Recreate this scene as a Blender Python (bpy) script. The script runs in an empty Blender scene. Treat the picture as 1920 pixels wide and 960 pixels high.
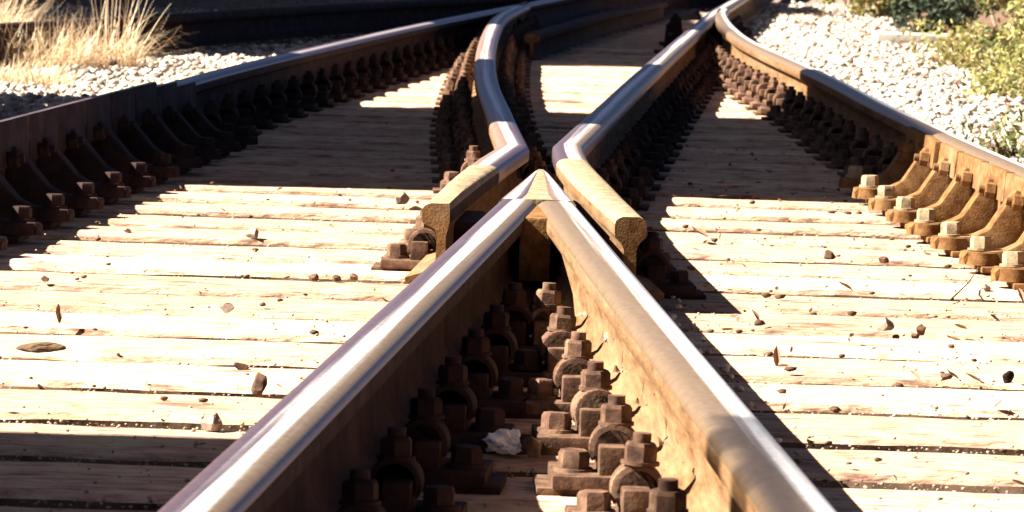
import bpy, bmesh, math, random
import numpy as np
from mathutils import Vector, Matrix, noise
random.seed(7); rng = np.random.default_rng(7)
PI = math.pi
SC = bpy.context.scene
C = SC.collection

# ------------------------------------------------------------------ camera
cd = bpy.data.cameras.new('camera'); cam = bpy.data.objects.new('camera', cd); C.objects.link(cam)
cam.location = (0, 0, 0.70)
pitch = math.atan(660 / 8000)
cam.rotation_mode = 'QUATERNION'
cam.rotation_quaternion = (Matrix.Rotation(PI / 2 - pitch, 4, 'X') @ Matrix.Rotation(math.radians(1.8), 4, 'Z')).to_quaternion()
cd.sensor_width = 36; cd.lens = 150; cd.clip_start = 0.05; cd.clip_end = 2000
cd.dof.use_dof = True; cd.dof.focus_distance = 7.0; cd.dof.aperture_fstop = 26
SC.camera = cam
# ------------------------------------------------------------------ light
SUN_EL = 42.0
SUN_DIR = Vector((math.cos(math.radians(7)), math.sin(math.radians(7)), -math.tan(math.radians(SUN_EL)))).normalized()
w = bpy.data.worlds.new('World'); SC.world = w; w.use_nodes = True
nt = w.node_tree; bg = nt.nodes['Background']
sky = nt.nodes.new('ShaderNodeTexSky'); sky.sky_type = 'NISHITA'; sky.sun_disc = False
sky.sun_elevation = math.radians(SUN_EL); sky.dust_density = 0.4; sky.air_density = 0.12
to = -SUN_DIR
sky.sun_rotation = math.atan2(to.x, to.y)
nt.links.new(sky.outputs[0], bg.inputs[0]); bg.inputs[1].default_value = 0.05
sd = bpy.data.lights.new('sun', 'SUN'); so = bpy.data.objects.new('sun', sd); C.objects.link(so)
sd.energy = 5.0; sd.angle = math.radians(0.5); sd.color = (1.0, 0.93, 0.80)
so.rotation_mode = 'QUATERNION'; so.rotation_quaternion = SUN_DIR.to_track_quat('-Z', 'Y')
so.location = (-5, 5, 8)
SC.view_settings.view_transform = 'Standard'; SC.view_settings.look = 'None'
SC.view_settings.exposure = 2.5; SC.view_settings.gamma = 1.0

# ------------------------------------------------------------------ materials
def mat(name, cols, scale=(1, 1, 1), nscale=8, rough=0.8, metal=0.0, bump=0.3, bscale=None, detail=8, rnd=0.0,
        spots=None, spec=0.06, pos=(0.3, 0.7), bdist=0.01):
    m = bpy.data.materials.new(name); m.use_nodes = True
    t = m.node_tree; N = t.nodes; L = t.links; b = N['Principled BSDF']
    tc = N.new('ShaderNodeTexCoord'); mp = N.new('ShaderNodeMapping'); mp.inputs['Scale'].default_value = scale
    geo = N.new('ShaderNodeNewGeometry')
    L.new(geo.outputs['Position'], mp.inputs[0])
    n = N.new('ShaderNodeTexNoise'); n.inputs['Scale'].default_value = nscale; n.inputs['Detail'].default_value = detail
    n.inputs['Roughness'].default_value = 0.65
    L.new(mp.outputs[0], n.inputs[0])
    cr = N.new('ShaderNodeValToRGB'); L.new(n.outputs[0], cr.inputs[0])
    e = cr.color_ramp.elements
    e[0].position = pos[0]; e[0].color = (*cols[0], 1); e[1].position = pos[1]; e[1].color = (*cols[-1], 1)
    for i, c in enumerate(cols[1:-1]):
        x = e.new(pos[0] + (pos[1] - pos[0]) * (i + 1) / (len(cols) - 1)); x.color = (*c, 1)
    out = cr.outputs[0]
    if spots:                         # (colour, scale, threshold lo, hi): stains with a shape of their own
        for (sc, ss, lo, hi, st) in spots:
            n2 = N.new('ShaderNodeTexNoise'); n2.inputs['Scale'].default_value = ss; n2.inputs['Detail'].default_value = 5
            mp2 = N.new('ShaderNodeMapping'); mp2.inputs['Scale'].default_value = st; L.new(geo.outputs['Position'], mp2.inputs[0])
            L.new(mp2.outputs[0], n2.inputs[0])
            mr = N.new('ShaderNodeMapRange'); mr.inputs[1].default_value = lo; mr.inputs[2].default_value = hi
            L.new(n2.outputs[0], mr.inputs[0])
            mx = N.new('ShaderNodeMixRGB'); L.new(mr.outputs[0], mx.inputs[0]); L.new(out, mx.inputs[1]); mx.inputs[2].default_value = (*sc, 1)
            out = mx.outputs[0]
    if rnd:
        oi = N.new('ShaderNodeObjectInfo'); hs = N.new('ShaderNodeHueSaturation')
        mr = N.new('ShaderNodeMapRange'); mr.inputs[3].default_value = 1 - rnd; mr.inputs[4].default_value = 1 + rnd
        L.new(oi.outputs['Random'], mr.inputs[0]); L.new(mr.outputs[0], hs.inputs['Value']); L.new(out, hs.inputs['Color'])
        out = hs.outputs[0]
    L.new(out, b.inputs['Base Color'])
    b.inputs['Roughness'].default_value = rough; b.inputs['Metallic'].default_value = metal
    b.inputs['Specular IOR Level'].default_value = spec
    if bump:
        n3 = N.new('ShaderNodeTexNoise'); n3.inputs['Scale'].default_value = bscale or nscale * 3; n3.inputs['Detail'].default_value = 8
        L.new(mp.outputs[0], n3.inputs[0])
        bp = N.new('ShaderNodeBump'); bp.inputs['Strength'].default_value = bump; bp.inputs['Distance'].default_value = bdist
        L.new(n3.outputs[0], bp.inputs['Height']); L.new(bp.outputs[0], b.inputs['Normal'])
    return m

def leafmat(name, c1, c2, tr=0.35):
    m = bpy.data.materials.new(name); m.use_nodes = True
    t = m.node_tree; N = t.nodes; L = t.links; b = N['Principled BSDF']
    geo = N.new('ShaderNodeNewGeometry'); cr = N.new('ShaderNodeValToRGB')
    L.new(geo.outputs['Random Per Island'], cr.inputs[0])
    e = cr.color_ramp.elements; e[0].color = (*c1, 1); e[1].color = (*c2, 1)
    L.new(cr.outputs[0], b.inputs['Base Color']); b.inputs['Roughness'].default_value = 0.6
    tl = N.new('ShaderNodeBsdfTranslucent'); L.new(cr.outputs[0], tl.inputs[0])
    mx = N.new('ShaderNodeMixShader'); mx.inputs[0].default_value = tr
    L.new(b.outputs[0], mx.inputs[1]); L.new(tl.outputs[0], mx.inputs[2]); L.new(mx.outputs[0], N['Material Output'].inputs[0])
    return m

M = {}
M['wood'] = mat('weathered_wood', [(.13, .06, .045), (.465, .30, .205), (.57, .45, .335)], scale=(6, 26, 10), nscale=2.4, rough=.95, bump=.8,
                bscale=5, rnd=.22, spots=[((.10, .05, .035), 3.0, .60, .76, (1, 3, 1)), ((.50, .41, .25), 5.0, .54, .70, (1, 2, 1)), ((.12, .07, .05), 60, .68, .74, (1, 1, 1))])
M['ballast'] = mat('ballast', [(.05, .03, .025), (.20, .15, .12), (.36, .30, .25)], nscale=18, rough=1, bump=1.0, bscale=60, bdist=.02)
M['grit'] = mat('grit', [(.20, .14, .10), (.42, .36, .29)], nscale=40, rough=1, bump=.6, bdist=.01)
M['rust'] = mat('rusty_steel', [(.08, .034, .014), (.15, .074, .028), (.22, .12, .050)], nscale=55, rough=.85, bump=.5, bscale=240, bdist=.002, pos=(.32, .68),
                spots=[((.23, .155, .09), 9, .50, .80, (1, .5, 1)), ((.07, .034, .022), 7, .58, .80, (1, .35, 2)), ((.05, .025, .018), 130, .66, .72, (1, 1, 1))])
M['web'] = mat('rusty_rail_web', [(.085, .042, .021), (.15, .083, .040), (.20, .125, .066)], scale=(1, .14, 1), nscale=60, rough=.85, bump=.5, bscale=260, bdist=.0015, pos=(.32, .68),
                spots=[((.24, .165, .10), 10, .48, 1.0, (1, .07, 1.6)), ((.07, .034, .022), 8, .58, .95, (1, .05, 2.5)), ((.05, .025, .018), 150, .67, .72, (1, .15, 1))])
M['dark_shaderust'] = mat('dark_shaded_rusty_steel', [(.014, .008, .008), (.032, .018, .016), (.058, .034, .027)], nscale=14, rough=.75, bump=.4, bscale=150, bdist=.003)  # near-black copy of the rust; shade on unlit steel is in the colour
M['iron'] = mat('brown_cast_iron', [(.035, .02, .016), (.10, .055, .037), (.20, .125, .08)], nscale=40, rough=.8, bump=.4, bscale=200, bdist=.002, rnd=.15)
M['gap_shade'] = mat('gap_shade_side', [(.025, .014, .010), (.20, .13, .09)], nscale=9, rough=.95, bump=.4)  # dark side faces paint the shade in the gaps between sleepers
M['paleiron'] = mat('pale_worn_steel', [(.12, .08, .05), (.24, .175, .11), (.33, .26, .175)], nscale=45, rough=.8, bump=.6, bscale=160, bdist=.002)
M['polish'] = mat('polished_steel', [(.50, .46, .48), (.80, .78, .80)], scale=(70, 1.6, 30), nscale=1.0, rough=.38, metal=.55, bump=.05, bscale=2.0, bdist=.002, pos=(.3, .55))
M['edge'] = mat('dull_steel', [(.12, .08, .09), (.24, .18, .20)], scale=(60, 2, 30), nscale=1.2, rough=.42, metal=.8, bump=.1, bdist=.002)
M['stone'] = mat('limestone', [(.12, .08, .06), (.30, .24, .19)], nscale=40, rough=.95, bump=.5, bscale=60, bdist=.004)
M['white'] = mat('white_paper', [(.70, .68, .64), (.82, .81, .79)], nscale=20, rough=.8, bump=.3)
M['bark'] = mat('bark', [(.05, .03, .02), (.18, .11, .07)], scale=(4, 20, 10), nscale=4, rough=.95, bump=.8)
M['concrete'] = mat('concrete', [(.28, .25, .21), (.45, .41, .36)], nscale=9, rough=.95, bump=.4)
M['soil'] = mat('soil', [(.09, .05, .035), (.20, .13, .09)], nscale=14, rough=1, bump=.8, bscale=50, bdist=.02)
M['boards'] = mat('painted_boards', [(.18, .12, .09), (.26, .18, .13)], scale=(1, 1, 8), nscale=4, rough=.9, bump=.3)
M['roof'] = mat('roof_tiles', [(.20, .09, .06), (.32, .15, .10)], nscale=8, rough=.9, bump=.4)
M['glass'] = mat('window_glass', [(.02, .025, .03), (.04, .05, .06)], nscale=2, rough=.1, bump=0)
M['grass'] = leafmat('dry_grass', (.36, .20, .09), (.80, .66, .46))
M['leafg'] = leafmat('green_leaves', (.04, .07, .012), (.19, .19, .05))
M['leafy'] = leafmat('yellow_green_leaves', (.15, .16, .04), (.38, .34, .12))
M['leafd'] = leafmat('dark_leaves', (.010, .018, .008), (.035, .05, .02), .1)
M['leafr'] = leafmat('dead_leaves', (.12, .05, .025), (.36, .21, .11), .15)

def railhead(name, c, hw, left, right, soft=.18, band=((.34, .28, .28), (.84, .80, .77))):
    """worn rail head: a worn band, white highlight put into its colour, at c (-1 left .. 1 right) of half width hw, dull steel either side"""
    m = bpy.data.materials.new(name); m.use_nodes = True
    t = m.node_tree; N = t.nodes; L = t.links; b = N['Principled BSDF']
    at = N.new('ShaderNodeAttribute'); at.attribute_name = 'across'; geo = N.new('ShaderNodeNewGeometry')
    sx = N.new('ShaderNodeSeparateXYZ'); L.new(geo.outputs['Position'], sx.inputs[0]); cx = N.new('ShaderNodeCombineXYZ')
    L.new(at.outputs['Fac'], cx.inputs[0]); L.new(sx.outputs['Y'], cx.inputs[1])
    mp = N.new('ShaderNodeMapping'); mp.inputs['Scale'].default_value = (3.2, .55, 1); L.new(cx.outputs[0], mp.inputs[0])
    n = N.new('ShaderNodeTexNoise'); n.inputs['Scale'].default_value = 1.0; n.inputs['Detail'].default_value = 5; L.new(mp.outputs[0], n.inputs[0])
    def math_(op, a, v=None, v2=None):
        q = N.new('ShaderNodeMath'); q.operation = op; L.new(a, q.inputs[0])
        if v is not None:
            if isinstance(v, float): q.inputs[1].default_value = v
            else: L.new(v, q.inputs[1])
        return q.outputs[0]
    nz = math_('MULTIPLY', math_('SUBTRACT', n.outputs[0], .5), 1.1)
    u = math_('ADD', at.outputs['Fac'], nz)
    d = math_('ABSOLUTE', math_('SUBTRACT', u, float(c)))
    mr = N.new('ShaderNodeMapRange'); mr.inputs[1].default_value = hw - soft; mr.inputs[2].default_value = hw + soft; mr.inputs[3].default_value = 1; mr.inputs[4].default_value = 0
    mr.interpolation_type = 'SMOOTHSTEP'; L.new(d, mr.inputs[0])
    side = math_('GREATER_THAN', u, float(c))
    e = N.new('ShaderNodeMixRGB'); L.new(side, e.inputs[0]); e.inputs[1].default_value = (*left, 1); e.inputs[2].default_value = (*right, 1)
    cr = N.new('ShaderNodeValToRGB'); L.new(n.outputs[0], cr.inputs[0]); q = cr.color_ramp.elements
    q[0].position = .30; q[0].color = (*band[0], 1); q[1].position = .50; q[1].color = (*band[1], 1)  # white sheen on the worn band is painted into these colours
    mx = N.new('ShaderNodeMixRGB'); L.new(mr.outputs[0], mx.inputs[0]); L.new(e.outputs[0], mx.inputs[1]); L.new(cr.outputs[0], mx.inputs[2])
    n2 = N.new('ShaderNodeTexNoise'); n2.inputs['Scale'].default_value = 90; n2.inputs['Detail'].default_value = 4; L.new(geo.outputs['Position'], n2.inputs[0])
    m3 = N.new('ShaderNodeMapRange'); m3.inputs[1].default_value = .3; m3.inputs[2].default_value = .6; m3.inputs[3].default_value = .72; m3.inputs[4].default_value = 1; L.new(n2.outputs[0], m3.inputs[0])
    hs = N.new('ShaderNodeHueSaturation'); L.new(m3.outputs[0], hs.inputs['Value']); L.new(mx.outputs[0], hs.inputs['Color']); L.new(hs.outputs[0], b.inputs['Base Color'])
    b.inputs['Metallic'].default_value = .40; b.inputs['Roughness'].default_value = .42
    bp = N.new('ShaderNodeBump'); bp.inputs['Strength'].default_value = .12; bp.inputs['Distance'].default_value = .002; L.new(n.outputs[0], bp.inputs['Height']); L.new(bp.outputs[0], b.inputs['Normal'])
    return m
PUR = (.085, .055, .07); TAN = (.20, .135, .085)
M['headL'] = railhead('worn_rail_head_glint', .12, .27, PUR, TAN)
M['headR'] = railhead('worn_rail_head_glint', .46, .34, TAN, (.14, .10, .13))
M['headW'] = railhead('worn_rail_head_glint', .0, .24, (.26, .16, .12), PUR, .25)
M['headD'] = railhead('dull_rail_head', .3, .22, PUR, (.13, .09, .10), .3, ((.20, .15, .17), (.45, .40, .42)))

# ------------------------------------------------------------------ helpers
def obj(name, bm, mats, parent=None, smooth=None):
    me = bpy.data.meshes.new(name)
    bm.normal_update(); bm.to_mesh(me); bm.free()
    for m in (mats if isinstance(mats, (list, tuple)) else [mats]): me.materials.append(m)
    o = bpy.data.objects.new(name, me); C.objects.link(o)
    if parent: o.parent = parent
    if smooth:
        me.shade_smooth(); me.set_sharp_from_angle(angle=math.radians(smooth))
    return o
def tag(o, label, cat, group=None):
    o['label'] = label; o['category'] = cat
    if group: o['group'] = group
    return o
def thing(name, label, cat, loc=(0, 0, 0), rz=0, group=None):
    o = bpy.data.objects.new(name, None); C.objects.link(o); o.empty_display_size = .1
    o.location = loc; o.rotation_euler = (0, 0, rz)
    return tag(o, label, cat, group)
def struct(name, bm, m, kind='structure'):
    o = obj(name, bm, m); o['kind'] = kind; return o
def dup(root, label, loc, rz=0, scale=(1, 1, 1)):
    r = root.copy(); C.objects.link(r); r.location = loc; r.rotation_euler = (0, 0, rz); r.scale = scale; r['label'] = label
    for ch in list(root.children):
        c = ch.copy(); C.objects.link(c); c.parent = r
        for g in list(ch.children):
            d = g.copy(); C.objects.link(d); d.parent = c
    return r
def box(bm, x0, x1, y0, y1, z0, z1, bev=0):
    b = bmesh.new()
    r = bmesh.ops.create_cube(b, size=1)
    for v in b.verts: v.co = Vector(((x0 + x1) / 2 + v.co.x * (x1 - x0), (y0 + y1) / 2 + v.co.y * (y1 - y0), (z0 + z1) / 2 + v.co.z * (z1 - z0)))
    if bev: bmesh.ops.bevel(b, geom=b.edges[:], offset=bev, segments=2, affect='EDGES', profile=.7)
    merge(bm, b)
def merge(bm, b, mi=None):
    if mi is not None:
        for f in b.faces: f.material_index = mi
    me = bpy.data.meshes.new('tmp'); b.to_mesh(me); b.free(); bm.from_mesh(me); bpy.data.meshes.remove(me)
def prism(bm, pts, z0, z1, bev=0, axis='Z', mi=0):
    """polygon pts extruded; axis Z: pts=(x,y); axis Y: pts=(x,z) and z0,z1 are y"""
    b = bmesh.new()
    f = (lambda p, h: (p[0], p[1], h)) if axis == 'Z' else (lambda p, h: (p[0], h, p[1]))
    lo = [b.verts.new(f(p, z0)) for p in pts]; hi = [b.verts.new(f(p, z1)) for p in pts]
    n = len(pts)
    b.faces.new(lo[::-1]); b.faces.new(hi)
    for i in range(n): b.faces.new((lo[i], lo[(i + 1) % n], hi[(i + 1) % n], hi[i]))
    bmesh.ops.recalc_face_normals(b, faces=b.faces[:])
    if bev: bmesh.ops.bevel(b, geom=b.edges[:], offset=bev, segments=2, affect='EDGES', profile=.7)
    merge(bm, b, mi)
def hexhead(bm, x, y, z0, h, af, rot=0, chamfer=.003):
    R = af / math.sqrt(3); b = bmesh.new(); rings = []
    for (r, z) in ((R, z0), (R, z0 + h - chamfer), (R * .86, z0 + h)):
        rings.append([b.verts.new((x + r * math.cos(rot + k * PI / 3), y + r * math.sin(rot + k * PI / 3), z)) for k in range(6)])
    for a, c in zip(rings, rings[1:]):
        for k in range(6): b.faces.new((a[k], a[(k + 1) % 6], c[(k + 1) % 6], c[k]))
    b.faces.new(rings[-1]); b.faces.new(rings[0][::-1]); merge(bm, b)
def cyl(bm, x, y, z0, h, r, n=16, r2=None):
    b = bmesh.new(); r2 = r if r2 is None else r2
    lo = [b.verts.new((x + r * math.cos(2 * PI * k / n), y + r * math.sin(2 * PI * k / n), z0)) for k in range(n)]
    hi = [b.verts.new((x + r2 * math.cos(2 * PI * k / n), y + r2 * math.sin(2 * PI * k / n), z0 + h)) for k in range(n)]
    for k in range(n): b.faces.new((lo[k], lo[(k + 1) % n], hi[(k + 1) % n], hi[k]))
    b.faces.new(hi); b.faces.new(lo[::-1]); merge(bm, b)
def tube(bm, pts, r0, r1=None, n=7):
    r1 = r0 if r1 is None else r1; pts = [Vector(p) for p in pts]; rings = []
    for i, p in enumerate(pts):
        d = (pts[min(i + 1, len(pts) - 1)] - pts[max(i - 1, 0)]).normalized()
        a = d.cross(Vector((0.13, .3, 1))).normalized(); c = d.cross(a)
        r = r0 + (r1 - r0) * i / (len(pts) - 1)
        rings.append([bm.verts.new(p + (a * math.cos(2 * PI * k / n) + c * math.sin(2 * PI * k / n)) * r) for k in range(n)])
    for a, c in zip(rings, rings[1:]):
        for k in range(n): bm.faces.new((a[k], a[(k + 1) % n], c[(k + 1) % n], c[k]))
    bm.faces.new(rings[0][::-1]); bm.faces.new(rings[-1])
ONES = 'zeroth first second third fourth fifth sixth seventh eighth ninth tenth eleventh twelfth thirteenth fourteenth fifteenth sixteenth seventeenth eighteenth nineteenth'.split()
TENS = {2: ('twenty', 'twentieth'), 3: ('thirty', 'thirtieth'), 4: ('forty', 'fortieth'), 5: ('fifty', 'fiftieth'), 6: ('sixty', 'sixtieth'), 7: ('seventy', 'seventieth')}
def ordw(n):
    if n < 20: return ONES[n]
    t, u = divmod(n, 10)
    return TENS[t][1] if u == 0 else TENS[t][0] + '-' + ONES[u]

# ------------------------------------------------------------------ track geometry (world metres, y runs away from the camera)
RT = .17           # running surface above the sleeper tops
FT = .022          # underside of the rail foot
PITCH = .373; Y0 = 4.38
LV = [(-.272 + .0692 * (-3.64 - 2), -2.0), (-.272, 3.64), (.007, 7.68)]                   # left leg of the V
RV = [(.278 + .0499 * (3.64 + 2), -2.0), (.278, 3.64), (.0775, 7.68)]
LW = [(-.127, 7.56), (-.065, 8.64), (-.004, 9.42), (-.041, 10.80), (-.096, 13.1), (-.119, 15.8), (-.113, 18.4), (-.080, 20.5), (.040, 23.2)]
RW = [(.205, 7.40), (.160, 8.10), (.122, 8.95), (.117, 9.51), (.243, 11.36), (.359, 13.09), (.529, 15.52), (.734, 18.38), (1.030, 22.5), (1.212, 24.7), (1.9, 33.0), (2.7, 42)]
RO = [(1.32, 5.0), (1.205, 7.2), (1.12, 8.6), (1.092, 9.14), (1.064, 10.09), (1.045, 11.23), (1.026, 12.27), (1.018, 13.4), (.992, 14.84), (.958, 16.37), (.942, 18.14), (.978, 20.3), (1.045, 22.3), (1.10, 23.2)]
LO = [(-1.46, 4.5), (-1.325, 6.5), (-1.145, 9.2), (-1.098, 9.92), (-1.05, 10.62), (-1.004, 11.3), (-.945, 12.25), (-.868, 13.37), (-.716, 15.2), (-.442, 18.29), (-.041, 22.2), (.55, 27.5), (2.2, 40)]

def lerp(a, c, t): return a + (c - a) * t
def resample(pts, sharp=(), step=.25):
    """Catmull-Rom through the points; knuckles listed in sharp stay corners"""
    P = [Vector((x, y, 0)) for x, y in pts]; out = []
    for i in range(len(P) - 1):
        p1, p2 = P[i], P[i + 1]
        p0 = P[i - 1] if i > 0 and i not in sharp else p1 * 2 - p2
        p3 = P[i + 2] if i + 2 < len(P) and (i + 1) not in sharp else p2 * 2 - p1
        n = max(1, int((p2 - p1).length / step))
        for k in range(n):
            t = k / n
            out.append(.5 * ((2 * p1) + (p2 - p0) * t + (2 * p0 - 5 * p1 + 4 * p2 - p3) * t * t + (3 * p1 - p0 - 3 * p2 + p3) * t ** 3))
    out.append(P[-1]); return out
def x_at(path, y):
    for a, b in zip(path, path[1:]):
        if a.y <= y <= b.y: return a.x + (b.x - a.x) * (y - a.y) / max(1e-6, b.y - a.y)
    return None
# half profile of the rail from foot centre to crown; material: 0 web rust, 1 polished, 2 dull edge
def rail_profile(h=RT, head=.035, foot=.0625):
    z0 = FT
    half = [(foot, z0), (foot, z0 + .010), (foot * .55, z0 + .019), (.018, z0 + .028), (.009, z0 + .042), (.008, h - .058), (.012, h - .046), (head - .002, h - .036),
            (head, h - .030), (head, h - .013), (head - .0025, h - .007), (head - .008, h - .003), (head - .017, h)]
    ring = half + [(-x, z) for x, z in reversed(half)]
    return ring
def rail_mat_index(i, n, head_mats):
    # ring edges 0..n-1 ; symmetric. edge i joins vertex i and i+1
    # head_mats: right side, right edge, crown, left edge, left side
    if i == n - 1: return 0
    if i in (7, 8): return head_mats[0]
    if i in (9, 10, 11): return head_mats[1]
    if i in (12,): return head_mats[2]
    if i in (13, 14, 15): return head_mats[3]
    if i in (16, 17): return head_mats[4]
    return 0
def sweep(bm, path, ring, mfun, dz=None, xs=None):
    n = len(ring); rings = []; lay = bm.verts.layers.float.new('across')
    for i, p in enumerate(path):
        a = path[max(0, i - 1)]; c = path[min(len(path) - 1, i + 1)]
        d = (c - a).normalized()
        if 0 < i < len(path) - 1:
            d1 = (p - a).normalized(); d2 = (c - p).normalized(); d = (d1 + d2).normalized(); k = 1 / max(.5, d.dot(d1))
        else: k = 1
        nx = Vector((d.y, -d.x, 0)) * k
        off = dz(p) if dz else 0
        rings.append([bm.verts.new(p + nx * (xs(x, z, p) if xs else x) + Vector((0, 0, z + (off if z > .1 else 0)))) for x, z in ring])
        for v, (x, z) in zip(rings[-1], ring): v[lay] = x / .035
    for q, (a, c) in enumerate(zip(rings, rings[1:])):
        for k in range(n):
            f = bm.faces.new((a[k], a[(k + 1) % n], c[(k + 1) % n], c[k])); f.material_index = mfun(k, n, path[q])
    bm.faces.new(rings[0]).material_index = 5; bm.faces.new(rings[-1][::-1]).material_index = 5
    bmesh.ops.recalc_face_normals(bm, faces=bm.faces[:])

def make_rail(name, label, pts, sharp=(), hm=lambda p: (2, 2, 1, 2, 2), step=.25, dz=None, webm='web', head='headW', xs=None):
    path = resample(pts, sharp, step); bm = bmesh.new()
    sweep(bm, path, rail_profile(), lambda k, n, p: rail_mat_index(k, n, hm(p)), dz, xs)
    o = obj(name, bm, [M[webm], M[head], M['edge'], M['paleiron'], M['dark_shaderust'], M['rust']], None, 35)
    tag(o, label, 'rail'); return path, o

pLV, oLV = make_rail('running_rail', 'long rail with a bright worn top forming the left leg of the V', LV, hm=lambda p: (0, 1, 1, 1, 1), webm='dark_shaderust', head='headL')
pRV, oRV = make_rail('running_rail', 'rail with orange rusty web lit by the sun forming the right leg of the V', RV, hm=lambda p: (1, 1, 1, 1, 0), head='headR')
def taper(y0, y1, drop): return lambda p: -drop * min(1, max(0, (y1 - p.y) / (y1 - y0)))
pLW, oLW = make_rail('wing_rail', 'curving wing rail left of the V point, its tail cut square', LW, sharp=(2,), hm=lambda p: (2, 1, 1, 1, 0) if p.y > 8.55 else (4, 3, 3, 3, 3), step=.2, dz=taper(7.56, 8.3, .004),
                     xs=lambda x, z, p: x if (x < .009 or z < .1 or p.y > 8.7) else lerp(.010 + x * .12, x, min(1, max(0, (p.y - 7.6) / 1.1))))
pRW, oRW = make_rail('wing_rail', 'straight wing rail right of the V point, tail flared with an end face', RW, sharp=(3,), hm=lambda p: (2, 1, 1, 1, 1) if p.y > 8.9 else (3, 3, 3, 3, 0), step=.2, dz=taper(7.4, 8.1, .006), head='headL',
                     xs=lambda x, z, p: x if z < .035 or p.y > 8.3 else x * lerp(.80 if z > .13 else (1.35 if abs(x) < .013 else 1), 1, min(1, max(0, (p.y - 7.4) / .9))))
pRO, oRO = make_rail('running_rail', 'outer rail curving beside the white gravel at right', RO, hm=lambda p: (1, 1, 1, 1, 0), step=.25, head='headR')
pLO, oLO = make_rail('running_rail', 'outer rail in front of the dry grass with its side in shadow', LO, hm=lambda p: (0, 1, 1, 1, 0), webm='dark_shaderust', head='headD')
pMid, oMid = make_rail('check_rail', 'short dull check rail lying inside the far curve', [(.06, 19.3), (.10, 19.8), (.28, 21.6), (.489, 23.7), (.9, 27)], hm=lambda p: (4, 4, 4, 4, 4), webm='dark_shaderust')
pAdj, oAdj = make_rail('running_rail', 'black shaded rail of the next track behind the dry grass', [(-2.2, 16.3), (-1.628, 18.53), (-1.307, 19.98), (-.764, 22.26), (.2, 26), (1.6, 31)], hm=lambda p: (4, 4, 4, 4, 4), webm='dark_shaderust')
for o in (oMid, oAdj): o.location.z = -.004; o.data.materials[3] = M['dark_shaderust']
oMid.location.z = -.05
oRV.location.z = -.0015

# crossing nose: solid point between the two legs
bm = bmesh.new()
yb = 7.683; bl, br = .007 - .035, .0775 + .035
ap = (.0545, 8.72)
b = bmesh.new(); b.verts.layers.float.new('across')
rings = []
NS = 8
for s in range(NS + 1):
    t = s / NS; y = lerp(yb, ap[1], t); l = lerp(bl, ap[0] - .004, t); r = lerp(br, ap[0] + .004, t); wd = r - l
    e = min(.006, wd * .3); c0 = min(.042, wd * .34); dp = .002 if t < .85 else .002 + .010 * (t - .85) / .15
    hh = RT - dp + .002
    wb = min(.027, wd * .3)
    rings.append([b.verts.new(q) for q in [(l + wb, y, .03), (l + wb, y, hh - .05), (l, y, hh - .036), (l, y, hh - .008), (l + e, y, hh - .001), (l + c0, y, hh),
                  (r - c0, y, hh), (r - e, y, hh - .001), (r, y, hh - .008), (r, y, hh - .036), (r - wb, y, hh - .05), (r - wb, y, .03)]])
    for vi, vv in zip((2, 3, 4, 5, 6, 7, 8, 9), (-1, -.9, -.35, .55, -.55, .35, .9, 1)): rings[-1][vi][b.verts.layers.float['across']] = vv
mi = [0, 0, 2, 1, 1, 3, 1, 1, 0, 0, 0, 0]
for a, c in zip(rings, rings[1:]):
    for k in range(12):
        f = b.faces.new((a[k], a[(k + 1) % 12], c[(k + 1) % 12], c[k])); f.material_index = mi[k]
b.faces.new(rings[0]).material_index = 3; b.faces.new(rings[-1][::-1]).material_index = 1
bmesh.ops.recalc_face_normals(b, faces=b.faces[:]); merge(bm, b)
nose = obj('crossing_nose', bm, [M['web'], M['headW'], M['edge'], M['paleiron']], None, 35)
tag(nose, 'solid pointed steel nose where the two legs of the V meet', 'crossing nose')
bm = bmesh.new(); prism(bm, [(.0275, 7.679), (.0580, 7.679), (.066, 7.36), (.012, 7.36)], .05, RT - .010, .004)
obj('filler_block', bm, M['rust'], nose)
bm = bmesh.new(); box(bm, -.115, -.052, 7.75, 8.05, .05, .12, .006)
fb = obj('spacer_block', bm, M['dark_shaderust'], nose)

# insulated joint line and small fishplate bond clamps are skipped: the photo does not resolve them

# ------------------------------------------------------------------ ground
def grid(bm, x0, x1, y0, y1, z, nx=1, ny=1, amp=0, f=3):
    vs = [[bm.verts.new((lerp(x0, x1, i / nx), lerp(y0, y1, j / ny), z + (amp * noise.noise(Vector((i / nx * (x1 - x0) * f, j / ny * (y1 - y0) * f, z))) if amp else 0))) for i in range(nx + 1)] for j in range(ny + 1)]
    for j in range(ny):
        for i in range(nx): bm.faces.new((vs[j][i], vs[j][i + 1], vs[j + 1][i + 1], vs[j + 1][i]))
bm = bmesh.new(); grid(bm, -400, 400, -400, 600, -.10)
struct('ground', bm, M['soil'])
bm = bmesh.new(); grid(bm, -3.4, 2.9, -1, 45, -.052, 120, 700, .018, 9)
struct('ballast_bed', bm, M['ballast'])

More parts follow.
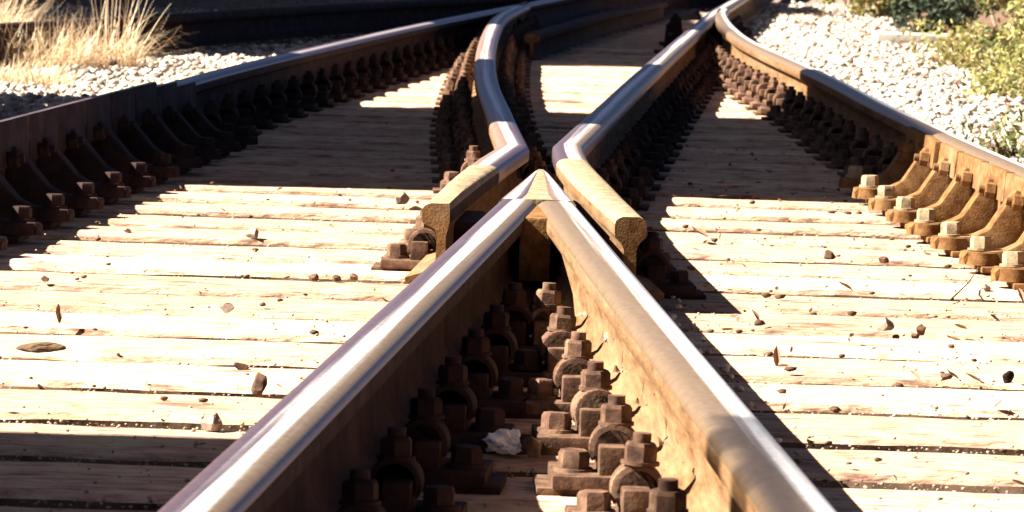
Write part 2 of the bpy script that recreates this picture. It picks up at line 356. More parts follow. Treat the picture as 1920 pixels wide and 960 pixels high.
# sleepers
NSL = 62
for k in range(-4, NSL):
    y = Y0 + PITCH * k
    wd = .246 + random.uniform(-.018, .022) + (.016 if y < 9.5 else -.040); L0 = -1.50 + random.uniform(-.05, .05) + .0 * k; L1 = 1.30 + random.uniform(-.05, .05)
    if y > 15: L1 = 1.40 + random.uniform(-.04, .1)
    if y > 15: L0 += (y - 15) * .09
    zt = random.uniform(-.004, .0)
    bm = bmesh.new(); nx, ny = 90, 7
    sd_ = random.uniform(0, 100); vs = []
    prof = [(-.5, -.14), (-.5, -.012), (-.47, -.003), (-.3, 0), (-.1, 0), (.1, 0), (.3, 0), (.47, -.003), (.5, -.012), (.5, -.14)]
    for i in range(nx + 1):
        x = lerp(L0, L1, i / nx); row = []
        for (u, z) in prof:
            n1 = noise.noise(Vector((x * 2.5, u * 14 + sd_, 0))) * .0022 + noise.noise(Vector((x * 12, u * 22 + sd_, 3))) * .0014
            ed = noise.noise(Vector((x * 7, sd_ + 5 * (u > 0), 9))) * .008 if abs(u) > .4 else 0
            row.append(bm.verts.new((x, y + u * wd + ed, zt + z + n1 - (.002 if abs(u) > .46 else 0) + min(0, ed) * .4)))
        vs.append(row)
    for a, c in zip(vs, vs[1:]):
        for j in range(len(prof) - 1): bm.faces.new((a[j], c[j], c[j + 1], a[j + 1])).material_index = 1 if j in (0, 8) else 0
    bm.faces.new(vs[0]); bm.faces.new(vs[-1][::-1])
    bmesh.ops.recalc_face_normals(bm, faces=bm.faces[:])
    o = obj('sleeper', bm, [M['wood'], M['gap_shade']], None, 40)
    n = k + 5
    tag(o, f'{ordw(n)} timber sleeper counting from the camera, lying across under the rails', 'sleeper', 'timber sleepers under the crossing')

# ------------------------------------------------------------------ rail chairs (K type fastening)
def side_parts(root, s, IR):
    bm = bmesh.new()          # arched spring clip: half ring open along the track
    cx, cz = .072, .049; ro, ri, hw = .031, .018, .024
    prof_o = [(cx + ro * math.cos(a), cz + ro * math.sin(a)) for a in np.linspace(-.55, PI + .55, 19)]
    prof_i = [(cx + ri * math.cos(a), cz + ri * math.sin(a)) for a in np.linspace(PI + .55, -.55, 19)]
    prism(bm, [(s * x, z) for x, z in prof_o + prof_i], -hw, hw, .006, 'Y')
    obj('clip', bm, M[IR], root, 50)
    bm = bmesh.new(); cyl(bm, 0, 0, 0, .004, .022, 18); hexhead(bm, 0, 0, .003, .022, .034, 0, .004); cyl(bm, 0, 0, .023, .013, .0105, 16)
    o = obj('nut', bm, M[IR], root, 30); o.location = (s * .072, 0, .077); o.rotation_euler.z = .4
    bm = bmesh.new(); cyl(bm, 0, 0, 0, .007, .026, 20, .024); hexhead(bm, 0, 0, .006, .022, .034, 0, .005)
    o = obj('coach_screw', bm, M[IR], root, 30); o.location = (s * .123, -.012, .020)
def base_parts(root, sides, IR):
    a = -.150 if -1 in sides else -.05; c = .150 if 1 in sides else .05
    bm = bmesh.new(); box(bm, a, c, -.070, .070, .005, .0215, .003)
    for s in sides: box(bm, min(s * .062, s * .094), max(s * .062, s * .094), -.055, .055, .018, .056, .004)
    obj('base_plate', bm, M[IR], root, 30)
    bm = bmesh.new(); box(bm, a - .018 * (-1 in sides), c + .018 * (1 in sides), -.062, .062, -.004, .0055, .001)
    obj('packing_plate', bm, M[IR], root, 30)
protos = {}
def chair(sides, label, loc, rz, group, IR='iron'):
    if (sides, IR) not in protos:
        t = thing('rail_chair', label, 'rail chair', loc, rz, group)
        base_parts(t, sides, IR)
        for s in sides: side_parts(t, s, IR)
        protos[sides, IR] = t; return t
    r = dup(protos[sides, IR], label, loc, rz + random.gauss(0, .015)); r['group'] = group
    for c in r.children:
        n = c.name.split('.')[0]
        if n in ('nut', 'coach_screw'):
            c.rotation_euler = (random.gauss(0, .03), random.gauss(0, .03), random.uniform(0, 1.05)); c.location.z += random.gauss(0, .0012)
        if n == 'clip': c.location = (random.gauss(0, .0015), random.gauss(0, .004), 0); c.rotation_euler.z = random.gauss(0, .05)
    return r
GR = 'bolted rail chairs'
def ang(path, y):
    a = x_at(path, y - .1); b = x_at(path, y + .1)
    if a is None or b is None: return 0
    return -math.atan2(b - a, .2)
def run(path, ys, sides, where, IR='iron'):
    for i, y in enumerate(ys):
        x = x_at(path, y)
        if x is None: continue
        sd2 = sides(y) if callable(sides) else sides
        chair(sd2, f'bolted rail chair {where}, {ordw(i + 1)} from its near end', (x, y, 0), ang(path, y), GR, IR)
ys = [Y0 + PITCH * k + .0 for k in range(-1, 62)]
run(pLV, [y for y in ys if 3.8 < y < 6.9], (1,), 'under the left leg of the V', 'dark_shaderust')
run(pRV, [y - .0 for y in ys if 3.8 < y < 6.9], (-1,), 'under the right leg of the V')
run(pLW, [y for y in ys if 7.9 < y < 22.5], lambda y: (-1,) if y < 9.6 else (-1, 1), 'along the curving wing rail')
run(pRW, [y for y in ys if 7.6 < y < 24.5], (1,), 'along the straight wing rail', 'dark_shaderust')
run(pRO, [y for y in ys if 11.0 < y < 22], (-1,), 'on the outer rail beside the gravel')
run(pLO, [y for y in ys if 12.2 < y < 23], (1,), 'on the outer rail by the dry grass', 'dark_shaderust')

# braces on the outer rails near the crossing
def make_brace(label, loc, rz, s, reach, group, top, m):
    """s=+1: brace foot lies on the +x side of the rail"""
    t = thing('rail_brace', label, 'rail brace', loc, rz, group)
    bm = bmesh.new(); box(bm, *(sorted((s * .02, s * (reach + .035)))), -.060, .060, 0.001, .013, .003); obj('base_plate', bm, M[m], t, 30)
    bm = bmesh.new()
    prism(bm, [(s * .044, .014), (s * .044, .138), (s * .066, .142), (s * (reach - .045), .058), (s * (reach - .015), .044), (s * (reach + .062), .040), (s * (reach + .070), .030), (s * (reach + .066), .014)], -.029, .029, .007, 'Y')
    cyl(bm, s * (reach + .030), 0, .0145, .0245, .043, 22, .040)
    obj('brace_arm', bm, M[m], t, 40)
    bm = bmesh.new()
    prism(bm, [(s * .036, .110), (s * .036, top), (s * .054, top + .001), (s * .060, .100)], -.181 if s > 0 else -.168, .181 if s > 0 else .168, .004, 'Y')
    bm.normal_update()
    for f in bm.faces:
        if f.normal.z > .7: f.material_index = 1
    obj('support_plate', bm, [M[m], M['edge' if s > 0 else 'rust']], t, 30)
    bm = bmesh.new(); cyl(bm, 0, 0, 0, .005, .026, 20); hexhead(bm, 0, 0, .004, .025, .037, 0, .006)
    o = obj('bolt_head', bm, M['paleiron' if s < 0 else 'dark_shaderust'], t, 30); o.location = (s * (reach + .030), 0, .041); o.rotation_euler.z = .4
    bm = bmesh.new()
    hexhead(bm, 0, 0, 0, .022, .032, .3); cyl(bm, 0, 0, .02, .014, .009)
    o = obj('nut', bm, M[m], t, 30); o.location = (s * .062, -.075, .118); o.rotation_euler = (0, s * 1.45, 0)
    return t
GB = 'sloping braces bolted against the outer rails'
ysb = [Y0 + PITCH * k for k in range(7, 22)]
p0 = None
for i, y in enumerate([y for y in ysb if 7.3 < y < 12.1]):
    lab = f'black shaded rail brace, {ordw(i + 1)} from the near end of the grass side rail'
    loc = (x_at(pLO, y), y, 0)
    if p0 is None: p0 = make_brace(lab, loc, ang(pLO, y), 1, .185, GB, .202, 'dark_shaderust')
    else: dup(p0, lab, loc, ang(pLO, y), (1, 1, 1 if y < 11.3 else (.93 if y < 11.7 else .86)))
p0 = None
for i, y in enumerate([y for y in ysb if 6.9 < y < 10.95]):
    lab = f'rusty orange rail brace, {ordw(i + 1)} from the near end of the gravel side rail'
    loc = (x_at(pRO, y), y, 0)
    if p0 is None: p0 = make_brace(lab, loc, ang(pRO, y), -1, .165, GB, RT - .005, 'rust')
    else:
        r = dup(p0, lab, loc, ang(pRO, y) + random.gauss(0, .02))
        for c in r.children:
            if c.name.startswith('bolt_head'): c.rotation_euler = (random.gauss(0, .04), random.gauss(0, .04), random.uniform(0, 1.05))

# ------------------------------------------------------------------ loose stones
def stone_mesh(seed, n=2):
    b = bmesh.new(); bmesh.ops.create_icosphere(b, subdivisions=n, radius=1)
    for v in b.verts:
        v.co *= 1 + .45 * noise.noise(v.co * 1.1 + Vector((seed * 7.3, 0, 0)))
    pl = [Vector((random.gauss(0, 1), random.gauss(0, 1), random.gauss(0, 1))).normalized() for _ in range(6)]
    for v in b.verts:
        for p in pl:
            d = v.co.dot(p)
            if d > .62: v.co -= p * (d - .62)
    b.verts.ensure_lookup_table()
    V = np.array([v.co[:] for v in b.verts]); Fc = np.array([[v.index for v in f.verts] for f in b.faces]); b.free()
    return V, Fc
SM = [stone_mesh(i, 1) for i in range(8)]
def rotm(n):
    q = rng.normal(size=(n, 4)); q /= np.linalg.norm(q, axis=1)[:, None]
    a, b, c, d = q.T
    return np.stack([1 - 2 * (c * c + d * d), 2 * (b * c - a * d), 2 * (b * d + a * c), 2 * (b * c + a * d), 1 - 2 * (b * b + d * d), 2 * (c * d - a * b),
                     2 * (b * d - a * c), 2 * (c * d + a * b), 1 - 2 * (b * b + c * c)], 1).reshape(n, 3, 3)
def mass(name, pos, size, m, flat=(1, 1, .75), shapes=SM):
    Vs, Fs, off = [], [], 0; n = len(pos); Rm = rotm(n)
    idx = rng.integers(0, len(shapes), n)
    for s, (V, Fc) in enumerate(shapes):
        I = np.where(idx == s)[0]
        if not len(I): continue
        W = np.einsum('nij,vj->nvi', Rm[I], V) * size[I][:, None, None] * np.array(flat) + pos[I][:, None, :]
        nv = len(V); Vs.append(W.reshape(-1, 3))
        Fs.append((Fc[None] + (off + np.arange(len(I)) * nv)[:, None, None]).reshape(-1, 3)); off += nv * len(I)
    V = np.concatenate(Vs); Fc = np.concatenate(Fs)
    me = bpy.data.meshes.new(name)
    me.vertices.add(len(V)); me.vertices.foreach_set('co', V.astype(np.float32).ravel())
    me.loops.add(Fc.size); me.loops.foreach_set('vertex_index', Fc.astype(np.int32).ravel())
    me.polygons.add(len(Fc)); me.polygons.foreach_set('loop_start', np.arange(0, Fc.size, 3, dtype=np.int32)); me.polygons.foreach_set('loop_total', np.full(len(Fc), 3, dtype=np.int32))
    me.update(calc_edges=True); me.validate(); me.materials.append(m)
    o = bpy.data.objects.new(name, me); C.objects.link(o); o['kind'] = 'stuff'; return o
def island_mat(name, cols, rough=.95):
    m = bpy.data.materials.new(name); m.use_nodes = True
    t = m.node_tree; N = t.nodes; L = t.links; b = N['Principled BSDF']
    geo = N.new('ShaderNodeNewGeometry'); cr = N.new('ShaderNodeValToRGB'); L.new(geo.outputs['Random Per Island'], cr.inputs[0])
    e = cr.color_ramp.elements; e[0].color = (*cols[0], 1); e[1].color = (*cols[-1], 1)
    for i, c in enumerate(cols[1:-1]): x = e.new((i + 1) / (len(cols) - 1)); x.color = (*c, 1)
    n = N.new('ShaderNodeTexNoise'); n.inputs['Scale'].default_value = 60; L.new(geo.outputs['Position'], n.inputs[0])
    mx = N.new('ShaderNodeMixRGB'); mx.blend_type = 'MULTIPLY'; mx.inputs[0].default_value = .6
    L.new(cr.outputs[0], mx.inputs[1]); L.new(n.outputs[0], mx.inputs[2]); 
    g = N.new('ShaderNodeGamma'); g.inputs[1].default_value = .8; L.new(mx.outputs[0], g.inputs[0])
    L.new(g.outputs[0], b.inputs['Base Color']); b.inputs['Roughness'].default_value = rough
    return m
M['stones'] = island_mat('ballast_stones', [(.04, .024, .018), (.30, .22, .17), (.40, .31, .23), (.50, .42, .33), (.58, .51, .42), (.66, .60, .51)])
def scatter(n, fx0, fx1, y0, y1, s0, s1, z=0.0, pw=1.0):
    y = y0 + (y1 - y0) * rng.random(n) ** pw; x = np.array([fx0(v) for v in y]); x2 = np.array([fx1(v) for v in y])
    x = x + (x2 - x) * rng.random(n); s = s0 + (s1 - s0) * rng.random(n) ** 2
    return np.stack([x, y, z + s * .25 * rng.normal(size=n)], 1), s
def to_gaps(p, frac):
    m_ = rng.random(len(p)) < frac
    k_ = np.round((p[:, 1] - Y0) / PITCH - .5) + .5
    p[m_, 1] = (Y0 + PITCH * k_ + rng.normal(size=len(p)) * .03)[m_]; p[m_, 2] -= .012
    return p
def xo(path, d, default):
    def f(y):
        v = x_at(path, y); return (default if v is None else v) + d
    return f
p, s = scatter(48000, xo(pRO, .08, 1.15), lambda y: 2.7, 8.5, 33, .006, .027, -.008, 1.0)
mass('gravel', p, s, M['stones'])
p, s = scatter(30000, lambda y: -3.3, xo(pLO, -.07, .6), 10.5, 26, .007, .025, -.006, .9)
k = (x_at(pLO, 12) is not None)
mass('gravel', p, s, M['stones'])
# grit lodged between the sleepers and round the chairs
p, s = scatter(9000, lambda y: -1.4, lambda y: 1.15, 4.2, 24, .003, .010, .0, 1.3)
kk = np.abs(((p[:, 1] - Y0) / PITCH + .5) % 1 - .5) * PITCH > .12
p = p[kk]; s = s[kk]; p[:, 2] = -.040
mass('grit', p, s, M['stones'])
p, s = scatter(5200, lambda y: -1.3, lambda y: 1.1, 4.4, 14, .0012, .005, .001, 1.2)
kk = np.array([noise.noise(Vector((q[0] * 2.2, q[1] * 2.2, 5))) > .12 + .25 * rng.random() for q in p]); p = p[kk]; s = s[kk]
mass('grit', p, s, island_mat('brown_grit', [(.08, .04, .025), (.30, .2, .12), (.45, .38, .3)]))
p, s = scatter(9000, lambda y: -1.0, lambda y: 1.0, 4.6, 10.3, .001, .0042, -.003, 1.1)
p = to_gaps(p, .75); mass('grit', p, s, island_mat('dusty_grit', [(.10, .06, .04), (.24, .16, .11), (.34, .25, .18)]))
# debris heaped in the shadowed pocket beside the wing rail tail
p, s = scatter(260, lambda y: .21 - .03 * (y - 7), lambda y: .32 - .03 * (y - 7), 5.5, 9.5, .004, .013, .004, 1)
mass('debris', p, s, M['stones'])

# flakes of dead leaf: bent little quads
def leaf_shape(seed):
    r = random.Random(seed); V = []; Fc = []
    n = 4
    for i in range(n + 1):
        t = i / n; wdt = .38 * math.sin(PI * min(.97, t * .9 + .06)); cz = .25 * t * t * r.uniform(.3, 1.6)
        V += [(-wdt, t * 2 - 1, cz + .22 * wdt), (0, t * 2 - 1, cz), (wdt, t * 2 - 1, cz + .22 * wdt)]
    for i in range(n):
        a = i * 3
        for q in ((a, a + 1, a + 4), (a, a + 4, a + 3), (a + 1, a + 2, a + 5), (a + 1, a + 5, a + 4)): Fc.append(q)
    return np.array(V), np.array(Fc)
LM = [leaf_shape(i) for i in range(5)]
p, s = scatter(650, lambda y: .2, lambda y: 1.15, 5, 13, .005, .013, .004, 1.0); mass('leaf_litter', to_gaps(p, .45), s, M['leafr'], (1, 1, .6), LM)
p, s = scatter(150, lambda y: .25, lambda y: 1.1, 5.2, 11, .004, .010, .003, 1.0); mass('bark_chips', to_gaps(p, .5), s, M['bark'], (1.3, 1, .7))
p, s = scatter(50, lambda y: -1.0, lambda y: -.2, 5.6, 11, .004, .009, .003, 1.0); mass('bark_chips', to_gaps(p, .5), s, M['bark'], (1.3, 1, .7))
p, s = scatter(120, lambda y: -1.0, lambda y: -.1, 5, 12, .004, .009, .004, 1.0); mass('leaf_litter', p, s, M['leafr'], (1, 1, .6), LM)
p, s = scatter(1300, lambda y: 1.7, lambda y: 3.0, 14, 32, .012, .03, .02, 1.0); mass('leaf_litter', p, s, M['leafr'], (1, 1, .6), LM)

# individual loose bits one can point at: (name, label, x, y, size xyz, material, rot)
def lump(name, label, cat, x, y, sz, m, rz=0, z=0, group=None, sub=3):
    b = bmesh.new(); bmesh.ops.create_icosphere(b, subdivisions=sub, radius=1)
    sd3 = random.random() * 50
    pl = [Vector((random.gauss(0, 1), random.gauss(0, 1), random.gauss(0, .7))).normalized() for _ in range(7)]
    for v in b.verts:
        v.co *= 1 + .35 * noise.noise(v.co * 1.3 + Vector((sd3, 0, 0)))
        for q in pl:
            d = v.co.dot(q)
            if d > .6: v.co -= q * (d - .6)
        v.co = Vector((v.co.x * sz[0], v.co.y * sz[1], max(v.co.z, -.7) * sz[2] + sz[2] * .6))
    o = obj(name, b, m); o.location = (x, y, z); o.rotation_euler.z = rz
    return tag(o, label, cat, group)
def leaf(label, x, y, sz, rz, z=.003, tilt=.3, m='leafr', group='dead leaves on the deck'):
    V, Fc = LM[random.randrange(5)]; b = bmesh.new()
    vs = [b.verts.new((v[0] * sz, v[1] * sz, v[2] * sz + abs(v[0]) * sz * .5)) for v in V]
    for f in Fc: b.faces.new([vs[q] for q in f])
    o = obj('dead_leaf', b, M[m]); o.location = (x, y, z + abs(math.sin(tilt)) * sz); o.rotation_euler = (tilt, 0, rz)
    return tag(o, label, 'leaf', group)
def blade(V, Fc, base, d, length, wd, curl, steps=6):
    d = np.array(d, float); side = np.cross(d, (0, 0, 1)); side = side / (np.linalg.norm(side) + 1e-6)
    horiz = np.array([d[0], d[1], 0.0]); horiz /= (np.linalg.norm(horiz) + 1e-6)
    p = np.array(base, float); ang0 = math.asin(max(-1, min(1, d[2]))); i0 = len(V)
    for k in range(steps + 1):
        t = k / steps; ww = wd * (1 - t * .85)
        V.append(p - side * ww); V.append(p + side * ww)
        a = ang0 - curl * t; p = p + (horiz * math.cos(a) + np.array([0, 0, math.sin(a)])) * length / steps
    for k in range(steps):
        a = i0 + 2 * k; Fc.append((a, a + 1, a + 3)); Fc.append((a, a + 3, a + 2))
def tri_obj(name, V, Fc, m, parent=None):
    me = bpy.data.meshes.new(name); me.from_pydata([tuple(v) for v in V], [], [tuple(f) for f in Fc]); me.materials.append(m)
    o = bpy.data.objects.new(name, me); C.objects.link(o)
    if parent: o.parent = parent
    return o

for lab, x, y, a, m in [
    ('brown and white chip of stone alone on the pale left deck', -.477, 7.15, (.022, .016, .012), 'stone'),
    ('rounded lump of ballast near the far edge of the sunlit left deck', -.533, 8.75, (.020, .018, .014), 'stone'),
    ('small pebble on the left deck close to the black braces', -.794, 8.78, (.010, .010, .008), 'stone'),
    ('pointed stone chip at the edge of the shade before the wing rail tail', -.263, 9.86, (.024, .018, .022), 'stone'),
    ('brown stone leaning against the left leg of the V', -.351, 5.99, (.018, .016, .022), 'iron'),
    ('stone on the edge of the front shadow beside the left leg of the V', -.388, 5.57, (.026, .018, .016), 'stone'),
    ('flat brown chip on the left deck midway to the front shadow', -.399, 6.30, (.016, .012, .008), 'iron'),
    ('brown chip lying near the left edge of the sunlit deck', -.835, 7.62, (.010, .010, .007), 'iron'),
    ('bright white stone in the shade beside the grass side rail', -.885, 14.5, (.022, .016, .020), 'white'),
    ('round brown stone on the white right deck', .636, 7.19, (.021, .018, .018), 'stone'),
    ('dark angular stone beside the round brown stone on the right deck', .690, 7.14, (.014, .012, .014), 'iron'),
    ('brown stone chip on the far part of the right deck', .646, 8.67, (.022, .016, .013), 'iron'),
    ('smaller brown chip behind the round stones on the right deck', .751, 8.61, (.016, .012, .010), 'iron'),
    ('dark stone on the front edge of the right deck', .758, 6.44, (.014, .012, .014), 'dark_shaderust'),
    ('pebble in front of the orange braces on the right deck', .898, 8.03, (.014, .012, .010), 'stone'),
    ('dark stone between the timbers inside the V', .036, 5.40, (.018, .016, .020), 'iron')]:
    lump('stone', lab, 'stone', x, y, tuple(q * .85 for q in a), M[m], random.uniform(0, 3), 0.0, 'loose stones on the timbers')
for g, (x, y) in enumerate([(-.361, 7.81), (-.322, 7.80), (-.289, 7.84)]):
    lump('stone', f'{ordw(g + 1)} of three brown pebbles in front of the wing rail tail chair, counting rightwards', 'stone', x, y, (.012, .010, .008), M['iron'], g, 0.0, 'loose stones on the timbers')
lump('rock', 'big white rock lying in the dry grass', 'rock', -2.27, 17.6, (.20, .14, .075), M['white'], .2, -.01)
bk = lump('bark_piece', 'long dark strip of bark on the sunlit left deck', 'bark', -.711, 6.44, (.042, .010, .010), M['bark'], -.1)
for lab, x, y, sz, rz, tl in [
    ('curled dead leaf standing upright on the left deck above the bark strip', -.729, 6.86, .016, .3, 1.1),
    ('thin dead leaf standing on edge near the shadow on the right deck', .417, 7.24, .014, .8, .8),
    ('upright sliver of leaf close to the right leg shadow', .412, 6.54, .016, .1, 1.3),
    ('first of three dark leaves in a row on the right deck', .614, 6.41, .013, .6, .4),
    ('second of three dark leaves in a row on the right deck', .672, 6.43, .013, 1.9, .5),
    ('third of three dark leaves in a row on the right deck', .702, 6.40, .015, 1.3, .3),
    ('crumpled leaf behind the brown chips on the right deck', .398, 9.10, .024, 1.0, .3),
    ('dead leaf lying alone in the middle of the right deck', .62, 7.9, .018, 2.0, .4),
    ('dead leaf beside the pebble in front of the orange braces', .93, 7.75, .018, .4, .7)]:
    leaf(lab, x, y, sz, rz, .003, tl)
bm = bmesh.new(); tube(bm, [(.80, 7.75, .004), (.86, 8.0, .016), (.90, 8.2, .03)], .0018, .001, 5)
tag(obj('twig', bm, M['bark']), 'thin twig on the right deck near the orange braces', 'twig')
b = bmesh.new(); bmesh.ops.create_icosphere(b, subdivisions=4, radius=1)
for v in b.verts:
    n_ = v.co * 1.6; q = 1 + .55 * noise.noise(n_) - .55 * abs(noise.noise(n_ * 1.7 + Vector((3, 1, 8)))) + .18 * noise.noise(n_ * 5)
    v.co = Vector((v.co.x * .026 * q, v.co.y * .018 * q, max(v.co.z, -.6) * .018 * q + .013))
pp = obj('paper_scrap', b, M['white']); pp.location = (.0, 5.42, 0)
tag(pp, 'crumpled white paper scrap between the chairs inside the V', 'paper')
# sprigs of dead leaves caught on the sunny nuts of the right leg
for j in range(1, 6):
    yk = Y0 + PITCH * j; xk = x_at(pRV, yk) - .074 + .03
    V, Fc = [], []
    for q in range(4):
        a = random.uniform(.6, 2.4); e = random.uniform(.3, 1.1)
        blade(V, Fc, (xk + random.uniform(-.006, .008), yk + .02 + random.uniform(-.01, .01), .098), (math.cos(a) * math.cos(e), math.sin(a) * math.cos(e), math.sin(e)), random.uniform(.009, .019), .0045, random.uniform(-.6, 1.2), 4)
    o = tri_obj('dead_sprig', V, Fc, M['leafr'])
    tag(o, f'sprig of dead leaves caught on the {ordw(j + 1)} sunlit nut of the right V leg', 'dead leaves', 'dead sprigs on the nuts')


# ------------------------------------------------------------------ vegetation
def tuft(label, x, y, r, n, h, spread=.9, rmin=.5):
    V, Fc = [], []
    for _ in range(n):
        a = random.uniform(0, 2 * PI); q = r * math.sqrt(random.random()); e = random.uniform(.35, 1.5)
        bx, by = x + q * math.cos(a), y + q * math.sin(a) * 1.2
        a2 = a + random.gauss(0, 1.3)
        blade(V, Fc, (bx, by, -.02), (math.cos(a2) * math.cos(e), math.sin(a2) * math.cos(e), math.sin(e)), h * random.uniform(rmin, 1.1), random.uniform(.0012, .0036), random.uniform(-.4, 3.4))
    o = tri_obj('grass_tuft', V, Fc, M['grass']); return tag(o, label, 'grass tuft', 'tufts of dry grass')
tuft('thick straw coloured grass tuft at the edge of the gravel beside the white rock', -1.98, 17.0, .27, 1900, .25)
tuft('dry grass tuft with arching stems next to the black shaded rail', -1.64, 17.3, .10, 420, .36, rmin=.3)
tuft('low matted straw grass sprawling on the gravel in front of the other tufts', -1.90, 15.6, .27, 1500, .13)
tuft('tall dead grass tuft cut by the corner of the view', -2.40, 18.1, .30, 2200, .42)

def shrub(label, x, y, rx, ry, h, n, m, ls, m2=None, name='shrub', group='bushes beside the gravel'):
    t = thing(name, label, 'shrub', (x, y, -.02), 0, group)
    bm = bmesh.new()
    for _ in range(9):
        a = random.uniform(0, 2 * PI); q = random.uniform(.2, .8)
        tip = Vector((rx * q * math.cos(a), ry * q * math.sin(a), h * random.uniform(.6, .95)))
        tube(bm, [(tip.x * .05, tip.y * .05, 0), (tip.x * .5, tip.y * .4, tip.z * .55), tuple(tip)], .010, .003, 6)
    obj('stems', bm, M['bark'], t)
    cl = [(rx * random.gauss(0, .46), ry * random.gauss(0, .48), h * random.uniform(.08, .95), random.uniform(.05, .13)) for _ in range(34)]
    pos = []
    for _ in range(n):
        c = random.choice(cl); d = Vector((random.gauss(0, 1), random.gauss(0, 1), random.gauss(0, 1))).normalized() * c[3] * random.uniform(.5, 1.15)
        pos.append((c[0] + d.x, c[1] + d.y, max(.01, c[2] + d.z)))
    pos = np.array(pos); sz = ls * (.6 + .8 * rng.random(n))
    k = int(n * .8) if m2 else n
    for P, S, mm in ((pos[:k], sz[:k], m), (pos[k:], sz[k:], m2)):
        if mm is None or not len(P): continue
        o = mass('foliage', P, S, mm, (1, 1, 1), LM); o.parent = t; del o['kind']
    return t
shrub('leafy green bush with brown dead leaves mixed in, overhanging the gravel', 2.48, 19.8, .32, .9, .75, 5200, M['leafg'], .019, M['leafr'])
shrub('bright yellow green low clump at the edge of the gravel', 2.02, 16.8, .20, .6, .22, 2600, M['leafy'], .014)
shrub('yellowish thin bush before the leafy bush, half bare with brown leaves', 2.10, 20.4, .20, .6, .16, 1300, M['leafy'], .017, M['leafr'])
shrub('dark leaved bush beyond the concrete ledge', 2.85, 27.5, .50, .8, 1.1, 3600, M['leafg'], .026, M['leafr'])
shrub('green and yellow bush behind the shadow patch on the gravel', 2.50, 29.5, .42, .6, .45, 2600, M['leafy'], .022, M['leafr'])
shrub('small dark weed growing out of the gravel beside the braced rail', 1.47, 12.6, .12, .28, .08, 420, M['leafg'], .012, M['leafr'])
shrub('almost black leaved bush at the top edge among the pale bushes', 2.46, 25.4, .17, .4, .75, 3600, M['leafd'], .024)
shrub('dense yellow green bush at the very edge beside the gravel', 2.25, 18.0, .24, .55, .38, 2800, M['leafy'], .017, M['leafr'])
bm = bmesh.new(); tube(bm, [(2.45, 21.5, .0), (2.36, 21.6, .3), (2.30, 21.8, .75)], .010, .006)
tag(obj('dead_stick', bm, M['stone'], None, 40), 'thin pale bare stick rising out of the leafy bush', 'stick')
bm = bmesh.new(); box(bm, 1.98, 2.6, 23.6, 24.0, -.09, .05, .01)
tag(obj('concrete_ledge', bm, M['concrete'], None, 30), 'low pale concrete ledge between the gravel and the bushes', 'ledge')

# ------------------------------------------------------------------ unseen lineside casters added to throw the shade
def hut(name, label, x0, x1, y0, y1, h, roofh=.25):  # hut body added out of view to block the sun
    t = thing(name, label, 'building', ((x0 + x1) / 2, (y0 + y1) / 2, -.1)); cx, cy = t.location.x, t.location.y
    bm = bmesh.new(); box(bm, x0 - cx, x1 - cx, y0 - cy, y1 - cy, 0, h - roofh); obj('wall', bm, M['boards'], t)
    bm = bmesh.new(); box(bm, x0 - cx - .1, x1 - cx + .0 + .06, y0 - cy - .03, y1 - cy + .03, h - roofh + .003, h + .1, .02); obj('roof', bm, M['roof'], t)
    bm = bmesh.new(); box(bm, x1 - cx, x1 - cx + .04, -.45, .45, .01, 2.0); obj('door', bm, M['bark'], t)
    for s in (-1, 1):
        yy = s * (y1 - y0) * .33
        bm = bmesh.new(); box(bm, x1 - cx, x1 - cx + .05, yy - .35, yy + .35, 1.1, 1.9); w_ = obj('window', bm, M['concrete'], t)
        bm = bmesh.new(); box(bm, x1 - cx + .05, x1 - cx + .055, yy - .3, yy + .3, 1.15, 1.85); obj('pane', bm, M['glass'], w_)
    return t
T = math.tan(math.radians(SUN_EL)); S7 = math.tan(math.radians(7))
HX = -3.2
hut('shade_hut', 'brown boarded hut added out of view left of the crossing to cast shade', -6.0, HX, 10.40 + HX * S7, 14.42 + HX * S7, (1.22 - HX) * T * 1.0 / 1.0)  # unseen, sized to lay the middle band of shade
GX = -4.6
hut('shade_shed', 'long brown boarded block added out of view beyond the hut to cast shade', -9.0, GX, 18.8 + GX * S7, 40, (1.10 - GX) * T)  # unseen, sized to lay the far shade over the track
RX = -3.0
t = thing('shade_cabinet', 'tall grey box added out of view near the track to cast shade', 'cabinet', (RX - .3, 4.4, -.1))  # unseen box added to shade the near left timbers
bm = bmesh.new(); box(bm, -.3, .3, -1.3, 5.52 + RX * S7 - 4.4, 0, (-.12 - RX) * T + .1, .01); obj('housing', bm, M['concrete'], t, 30)
bm = bmesh.new(); box(bm, .3, .32, -1.2, -.2, .1, 1.6); obj('door', bm, M['edge'], t)
bm = bmesh.new(); box(bm, .3, .32, -.15, .65, .1, 1.6); obj('door', bm, M['edge'], t)

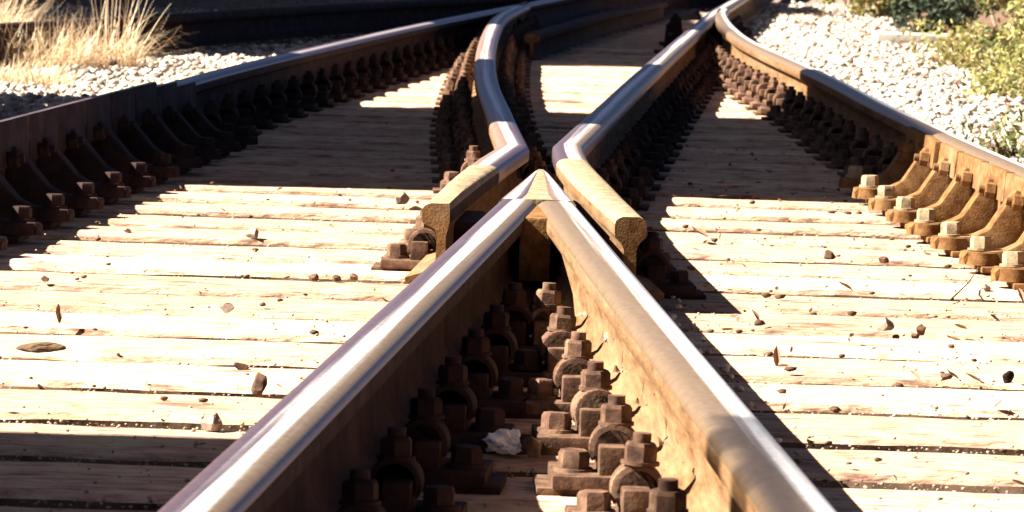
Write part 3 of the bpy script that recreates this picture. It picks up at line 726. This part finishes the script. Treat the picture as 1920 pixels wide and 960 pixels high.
t = thing('shade_mast', 'single post with two plates added out of view to cast shadow bars', 'mast', (-4.0, 2.72, -.1))  # unseen post added to carry the shadow plates
bm = bmesh.new(); cyl(bm, 0, 0, 0, 4.3, .07, 20); obj('post', bm, M['concrete'], t)
bm = bmesh.new(); box(bm, .03, .06, 0, 1.25, 4.075, 4.09); obj('bracket', bm, M['edge'], t)
for dy in (.80, 1.06):  # plates added to cast two shadow bars on the right leg
    bm = bmesh.new(); box(bm, -.02, .02, dy - .075, dy + .075, 3.82, 4.07, .005); obj('shade_plate', bm, M['edge'], t)

GH = (2.25 - GX) * T - .1
shed = [o for o in C.objects if o.name == 'shade_shed'][0]
bm = bmesh.new(); box(bm, GX - .6 - shed.location.x, GX - shed.location.x, 28.9 + GX * S7 - shed.location.y, 31.2 + GX * S7 - shed.location.y, 3.0, GH + .2)  # box added on the unseen roof to cast the far gravel shadow
obj('shade_block', bm, M['boards'], shed)
# point rod brackets in the far shade beside the straight wing rail
for q, (bx, by) in enumerate([(.735, 20.6), (.80, 21.9)]):
    t = thing('rod_bracket', f'{("nearer", "farther")[q]} of two dark upright rod brackets beside the straight wing rail in the far shade', 'bracket', (bx, by, 0), .1, 'rod brackets')
    bm = bmesh.new(); box(bm, -.07, .07, -.10, .10, .002, .02, .003); obj('foot_plate', bm, M['dark_shaderust'], t)
    bm = bmesh.new(); prism(bm, [(-.035, .018), (-.028, .14), (.0, .17), (.028, .14), (.045, .018)], -.015, .015, .003, 'Y'); obj('upright', bm, M['dark_shaderust'], t)
    bm = bmesh.new(); tube(bm, [(-.05, -.3, .09), (.0, 0, .10), (.03, .35, .10)], .012, .012, 10); obj('rod', bm, M['dark_shaderust'], t)
bm = bmesh.new(); pts = []
tube(bm, [(2.56, 26.3, -.1), (2.57, 26.3, .1), (2.53, 26.35, .45), (2.60, 26.4, .85)], .17, .12, 14)  # stump shape added to stand in for the unlit gap between bushes
tag(obj('dark_gap_stump', bm, M['bark'], None, 60), 'dark stump shape added for the unlit gap among the far right bushes', 'stump')
